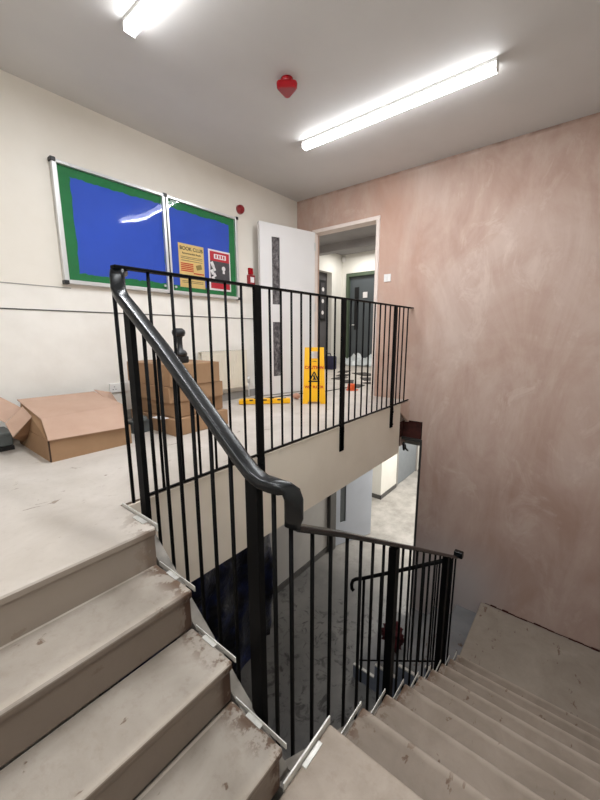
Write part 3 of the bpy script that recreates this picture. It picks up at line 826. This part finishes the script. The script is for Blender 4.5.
b = BM(); add_box(b, .15, .62, 3.10, 3.34, .03, .11); add_box(b, .14, .63, 3.09, 3.35, .105, .125); obj('body', b, M['crate'], cr, .008)
b = BM(); add_box(b, .16, .62, 3.09, 3.33, 0, .03); obj('base', b, M['blackp'], cr)

def carton(x0, x1, y0, y1, z0, z1, rot, label, tape=True):
    cx, cy = (x0+x1)/2, (y0+y1)/2
    t = thing('cardboard_box', label, 'box', (cx, cy, z0), 'stack of cardboard boxes on the landing')
    ca, sa = math.cos(rot), math.sin(rot); ax = (ca, sa, 0); ay = (-sa, ca, 0); hx, hy = (x1-x0)/2, (y1-y0)/2
    b = BM(); add_obox(b, (cx, cy, (z0+z1)/2), ax, ay, (0,0,1), hx, hy, (z1-z0)/2-.001)
    obj('carton_body', b, M['card'], t, .004)
    if tape:
        b = BM(); add_obox(b, (cx, cy, z1), ax, ay, (0,0,1), hx+.001, .002, .0006, 0); obj('flap_seam', b, plain('dark_card_gap', srgb(96,66,42), .9), t)
    return t
carton(1.50, 2.03, 2.46, 3.17, 0, .135, 0, 'bottom cardboard box of the stack behind the railing')
carton(1.525, 2.02, 2.52, 3.14, .136, .262, .05, 'cardboard box second from the floor in the stack')
carton(1.50, 2.02, 2.50, 3.16, .262, .392, -.02, 'cardboard box just under the topmost one in the stack')
carton(1.50, 1.98, 2.49, 3.17, .392, .566, .0, 'topmost cardboard box of the stack, carrying the black tool')
b = BM(); add_obox(b, (1.47, 2.62, .139), (1,.1,0), (-.1,1,0), (0,0,1), .03, .07, .002)
tag(obj('paper_sheet', b, M['paper']), 'white paper sheet poking out low in the cardboard stack', 'paper')
b = BM(); add_obox(b, (1.40, 2.84, .05), (1,.15,0), (-.15,1,0), (0,0,1), .07, .06, .05)
add_obox(b, (1.39, 2.80, .115), (1,-.2,0.1), (.2,1,0), (0,0,1), .05, .05, .015)
tag(obj('tool_case', b, M['crate'], bevel=.006), 'small dark case on the floor left of the cardboard stack', 'case')
dr = thing('cordless_tool', 'black waisted hand tool standing upright on the cardboard stack', 'tool', (1.69, 2.62, .566))
b = BM(); add_box(b, 1.635, 1.742, 2.575, 2.665, .566, .622); obj('battery', b, M['blackp'], dr, .012, 3)
b = BM(); add_lathe(b, (1.69, 2.62, .622), [(.052,0),(.055,.02),(.045,.04),(.024,.055),(.021,.10),(.021,.14),(.028,.16)], 20); add_tube(b, [(1.655,2.62,.66),(1.648,2.62,.70),(1.658,2.62,.76),(1.67,2.62,.79)], .010, 8)
obj('grip', b, M['blackp'], dr)
b = BM(); add_lathe(b, (1.685, 2.62, .775), [(.022,0),(.046,.012),(.054,.035),(.050,.055),(.03,.072)], 20); obj('head', b, M['blackp'], dr)

# ------------------------------------------------------------------ wet floor sign
ws = thing('wet_floor_sign', 'standing yellow A-frame wet floor sign behind the railing', 'sign', (3.25, 2.42, 0))
A0 = Vector((3.18, 2.51, 0)); A1 = Vector((3.335, 2.30, 0)); ad = (A1-A0).normalized(); an = Vector((ad.y, -ad.x, 0))
if an.dot(Vector((-1,-1,0))) < 0: an = -an
ctr = (A0+A1)/2
def sp(u, v, side, off=0):   # u across (-1..1 of half width), v height 0..1
    hw = .132 - .022*v
    lean = (.0 + .09*v) if side == 0 else (.22 - .10*v)
    return ctr + ad*(u*hw) - an*(lean - off) + Vector((0,0,.645*v))
def panel(side):
    b = BM(); fr = []
    def quad(u0, u1, v0, v1):
        p = [sp(u0,v0,side), sp(u1,v0,side), sp(u1,v1,side), sp(u0,v1,side)]
        add_prism(b, p, -an*.012)
    quad(-1,1,.04,.80); quad(-1,-.38,.80,.93); quad(.38,1,.80,.93); quad(-1,1,.93,1.0); quad(-1,-.55,0,.04); quad(.55,1,0,.04)
    return b
pf = obj('front_panel', panel(0), M['yellow'], ws); obj('rear_panel', panel(1), M['yellow'], ws)
def on_panel(name, quads, mat, off=.002):
    b = BM()
    for pts in quads: add_prism(b, [sp(u,v,0,off) for u, v in pts], an*.001)
    return obj(name, b, mat, pf)
xr = Matrix()
def sign_text(name, s, size, v, mat):
    cu = bpy.data.curves.new(name, 'FONT'); cu.body = s; cu.size = size; cu.align_x='CENTER'; cu.align_y='CENTER'; cu.extrude=.0004; cu.offset=size*.045
    t = bpy.data.objects.new(name, cu); COL.objects.link(t); bpy.context.view_layer.update()
    me = bpy.data.meshes.new_from_object(t.evaluated_get(bpy.context.evaluated_depsgraph_get())); bpy.data.objects.remove(t)
    me.materials.clear(); me.materials.append(mat)
    c = sp(0, v, 0, .003); upv = (sp(0,1,0)-sp(0,0,0)).normalized(); nn = ad.cross(upv)
    Mx = Matrix((( ad.x, upv.x, nn.x, c.x),(ad.y, upv.y, nn.y, c.y),(ad.z, upv.z, nn.z, c.z),(0,0,0,1)))
    me.transform(Matrix.Translation(-ws.location) @ Mx)
    o = bpy.data.objects.new(name, me); COL.objects.link(o); o.parent = pf; return o
sign_text('caution_lettering', 'CAUTION', .048, .645, M['redprint'])
sign_text('wet_floor_lettering', 'WET FLOOR', .038, .30, M['redprint'])
on_panel('warning_triangle', [[(-.55,.39),(.55,.39),(.45,.415),(-.45,.415)], [(-.55,.39),(-.38,.39),(.06,.575),(-.06,.575)], [(.38,.39),(.55,.39),(.06,.575),(-.06,.575)]], M['blackprint'])
on_panel('falling_figure', [[(-.12,.50),(.02,.52),(.12,.46),(0,.44)], [(-.2,.43),(.25,.43),(.1,.46),(-.05,.46)], [(.02,.525),(.10,.525),(.10,.545),(.02,.545)]], M['blackprint'], .004)
on_panel('handle_mark', [[(-.3,.755),(.3,.75),(.1,.765)]], M['blackprint'])

# yellow level on the floor
yl = thing('folded_sign', 'flat yellow plastic strip lying on the landing floor by the radiator', 'sign', (2.93, 2.87, 0))
L0 = Vector((2.72, 3.06, 0)); L1 = Vector((3.13, 2.66, 0)); ld = (L1-L0).normalized(); ln_ = Vector((-ld.y, ld.x, 0)); lc = (L0+L1)/2
b = BM(); add_obox(b, lc+Vector((0,0,.032)), ld, ln_, (0,0,1), (L1-L0).length/2, .035, .030); add_obox(b, L0+ld*.02+Vector((0,0,.03)), ld, ln_, (0,0,1), .04, .05, .024); obj('body', b, M['yellow'], yl, .01, 3)
b = BM()
for s in (.12, .28, .44): add_obox(b, L0+ld*s+Vector((0,0,.05)) - ln_*.0355, ld, ln_, (0,0,1), .02, .001, .008)
for s in (.18, .36, .50): add_obox(b, L0+ld*s+Vector((0,0,.0625)), ld, ln_, (0,0,1), .025, .02, .001)
obj('marking', b, M['blackprint'], yl)
b = BM(); bmesh.ops.create_icosphere(b, subdivisions=3, radius=.045)
for v in b.verts: v.co *= 1+random.uniform(-.12,.12); v.co.z *= .8
bmesh.ops.translate(b, verts=b.verts, vec=(3.37, 2.76, .04))
tag(obj('plaster_lump', b, M['rubble'], smooth=True), 'small pinkish crumpled lump on the floor next to the yellow wet floor sign', 'rubble')
b = BM(); add_tube(b, [(2.85,3.20,.006),(3.1,3.10,.006),(3.5,3.0,.006),(3.8,2.93,.006),(4.1,2.80,.006),(4.6,2.75,.006)], .006, 8)
tag(obj('door_shadow_line', b, M['blackp']), 'dark line standing for the shadow gap under the open white door', 'cable')  # dark tube stands in for the shadow gap below the door leaf

# corridor clutter ---------------------------------------------------------
tilespots = [(4.78,2.72,.2,.18),(5.15,3.10,.5,.2),(5.2,2.62,1.4,.2),(5.45,3.45,.1,.18),(5.65,2.98,.7,.22),(5.9,3.65,.3,.2),(6.3,3.4,1.0,.3),(6.5,4.0,.3,.2)]
first = None
for i, (x, y, a, s) in enumerate(tilespots):
    if first is None:
        b = BM(); add_box(b, -.9, .9, -.5, .5, 0, .012)
        first = obj('carpet_tile', b, M['tile'], origin=(0,0,0)); o = first
        tag(o, 'loose dark strip of flooring lying in the corridor beyond the doorway', 'flooring', 'loose dark flooring strips in the corridor')
    else:
        o = first.copy(); COL.objects.link(o)
    o.location = (x, y, .001); o.rotation_euler = (0,0,a); o.scale = (s, s, 1)
orb = thing('extension_reel', 'small orange item on the floor just inside the doorway', 'reel', (4.42, 2.6, .09))
b = BM(); add_lathe(b, (4.42,2.60,.05), [(.05,-.05),(.055,-.02),(.05,.0),(.05,.04)], 20); obj('drum', b, M['orange'], orb)
b = BM(); add_tube(b, [(4.38,2.65,.01),(4.33,2.60,.01),(4.36,2.53,.01),(4.44,2.50,.01)], .009, 8); obj('cable', b, M['orange'], orb)
bg = thing('work_bag', 'dark navy bag standing on the corridor floor', 'bag', (6.8, 4.6, 0))
b = BM(); add_box(b, 6.68, 6.86, 4.42, 4.68, 0, .30); obj('body', b, M['navybag'], bg, .03, 3)
b = BM(); add_tube(b, [(6.70,4.47,.29),(6.70,4.50,.36),(6.70,4.60,.36),(6.70,4.63,.29)], .012, 8); obj('handle', b, M['navybag'], bg)
b = BM(); pts = []
for i in range(9):
    for j in range(5): pass
n1, n2_ = 14, 6; grid = []
for i in range(n1+1):
    row = []
    for j in range(n2_+1):
        y = 4.08 + .86*i/n1; z = max(.01, .30*(1-j/n2_)*(0.75+.2*math.sin(i*.9))+random.uniform(-.06,.06)); x = 8.08 - .28*j/n2_ + random.uniform(-.03,.02)
        row.append(b.verts.new((x, y, z)))
    grid.append(row)
for i in range(n1):
    for j in range(n2_): b.faces.new([grid[i][j], grid[i+1][j], grid[i+1][j+1], grid[i][j+1]])
tag(obj('plastic_sheet', b, M['poly'], smooth=True), 'crumpled pale plastic sheeting at the foot of the green framed door', 'sheet')
pi = thing('wall_picture', 'dark framed notice hanging inside the dark corridor opening', 'picture', (7.3, 5.68, 1.6))
b = BM()
px0, px1, pz0, pz1, py = 7.36, 7.64, 1.12, 2.10, 5.32
obj_ = None
add_box(b, px0, px1, py-.03, py, pz0, pz1); obj('frame', b, M['blackp'], pi, .004)
b = BM(); add_box(b, px0+.06, px1-.06, py-.034, py-.03, pz0+.06, pz1-.06); obj('print', b, M['postergrey'], pi)
b = BM()
for r_ in range(3): add_lathe(b, ((px0+px1)/2+random.uniform(-.02,.02), py-.035, 1.32+.28*r_), [(.05,0),(.05,-.002)], 16, 'y')
obj('pale_shapes', b, M['paper'], pi)
b = BM(); add_box(b, 8.10, 8.15, 5.04, 5.12, 2.58, 2.70); tag(obj('motion_sensor', b, M['white'], bevel=.01), 'small white sensor high in the corridor corner', 'sensor')

# ------------------------------------------------------------------ below: navy sheeted pile, red bag
b = BM()
import mathutils
nv_ = thing('sheeted_pile', 'tall pile wrapped in dark navy plastic under the landing', 'pile', (2.0, 3.0, ZG))
bmx0, bmx1, bmy0, bmy1, bz0_, bz1_ = 1.0, 2.90, 2.80, 3.28, ZG, -.66
NX, NZ = 46, 46
def wob(x, z, s): return .05*math.sin(x*7+z*2.3+s) + .035*math.sin(x*15-z*5+s*2) + .02*math.sin(z*13+x*3) + random.uniform(-.006,.006)
per = []
L = [(bmx0, bmy1), (bmx0, bmy0), (bmx1, bmy0), (bmx1, bmy1)]
pts2 = []
for (ax_, ay_), (bx_, by_) in zip(L, L[1:]):
    nseg = max(4, int(math.hypot(bx_-ax_, by_-ay_)/.045))
    for i in range(nseg): t = i/nseg; pts2.append((ax_+(bx_-ax_)*t, ay_+(by_-ay_)*t))
pts2.append(L[-1])
rows = []
for j in range(NZ+1):
    t = j/NZ; z = bz0_ + (bz1_-bz0_)*t; row = []
    for (x, y) in pts2:
        w = wob(x+y, z, 1.0); row.append(b.verts.new((min(x + (w*.35 if x > 1.2 else 0), 2.915), min(3.285, y + w*.8*(1 if y < 3.2 else 0)), z)))
    rows.append(row)
for j in range(NZ):
    for i in range(len(pts2)-1): b.faces.new([rows[j][i], rows[j][i+1], rows[j+1][i+1], rows[j+1][i]])
b.faces.new(rows[-1]); 
obj('navy_sheeting', b, M['navy'], nv_, smooth=True)
b = BM(); add_box(b, 1.1, 2.8, 2.86, 3.26, ZG, ZG+.09); obj('pallet', b, M['dbase'], nv_)

rb = BM(); bmesh.ops.create_icosphere(rb, subdivisions=4, radius=.135)
for v in rb.verts:
    n_ = v.co.normalized(); k = 1 + .22*math.sin(n_.x*9+n_.z*5) * math.cos(n_.y*8+2) + .12*math.sin(n_.z*17+n_.x*11)
    v.co = Vector((v.co.x*.8*k, v.co.y*.9*k, v.co.z*1.15*k))
lz = min(v.co.z for v in rb.verts)
bmesh.ops.translate(rb, verts=rb.verts, vec=(3.38, 1.37, Z2-R3*3-lz))
tag(obj('cloth_bag', rb, M['maroon'], smooth=True), 'crumpled maroon cloth bag on the lowest flight behind the balusters', 'bag')
b = BM(); add_tube(b, [(4.02,1.62,-.50),(4.04,1.60,-.54),(4.0,1.58,-.56),(4.05,1.57,-.60)], .012, 8); add_obox(b, (4.03,1.615,-.55), (1,0,.3), (0,1,0), (-.3,0,1), .015, .01, .05)
tag(obj('loose_bracket', b, M['blackp']), 'small bent dark bracket at the slab end by the cavity', 'bracket')

# ------------------------------------------------------------------ lights
def area(name, loc, size, energy, col=(1,.96,.9), rot=(0,0,0), sy=None):
    l = bpy.data.lights.new(name, 'AREA'); l.energy = energy; l.size = size; l.color = col
    if sy: l.shape = 'RECTANGLE'; l.size_y = sy
    o = bpy.data.objects.new(name, l); COL.objects.link(o); o.location = loc; o.rotation_euler = rot
    return o
area('stair_light', (2.985, 1.51, 2.525), .05, 34, (.94,.97,1), sy=1.6)
area('stair_light', (1.29, 1.49, 2.525), .05, 44, (.94,.97,1), sy=1.6)
area('stair_light', (-.36, .2, 2.5), .3, 38, (.94,.97,1), sy=1.4)  # unseen fill lamp added behind the camera to brighten fascia and steps
area('corridor_light', (6.0, 3.0, 2.7), .3, 60, (1,.97,.92), sy=1.2)
area('corridor_light', (7.6, 4.3, 2.7), .3, 22, (1,.97,.92), sy=1.0)
area('lower_corridor_light', (6.6, 2.3, -.62), .3, 75, (1,.97,.93), sy=1.2)
area('lower_corridor_light', (8.8, 2.4, -.62), .3, 75, (1,.97,.93), sy=1.2)
w = bpy.data.worlds.new('world'); sc.world = w; w.use_nodes = True
w.node_tree.nodes['Background'].inputs[0].default_value = (.8,.82,.85,1); w.node_tree.nodes['Background'].inputs[1].default_value = .05

# ------------------------------------------------------------------ camera
cd = bpy.data.cameras.new('camera'); cam = bpy.data.objects.new('camera', cd); COL.objects.link(cam)
cd.sensor_fit = 'VERTICAL'; cd.sensor_height = 32; cd.sensor_width = 24; cd.lens = 32*355.6/800; cd.clip_start = .02
rows_ = ((.62537139, .14448236, -.76683471), (-.78032274, .11244905, -.61518422), (-.00265343, .98309718, .18306528))
cam.matrix_world = Matrix([list(rows_[0])+[0], list(rows_[1])+[0], list(rows_[2])+[.80], [0,0,0,1]])
sc.camera = cam
sc.view_settings.view_transform = 'Standard'
sc.view_settings.look = 'None'
sc.view_settings.exposure = -0.36
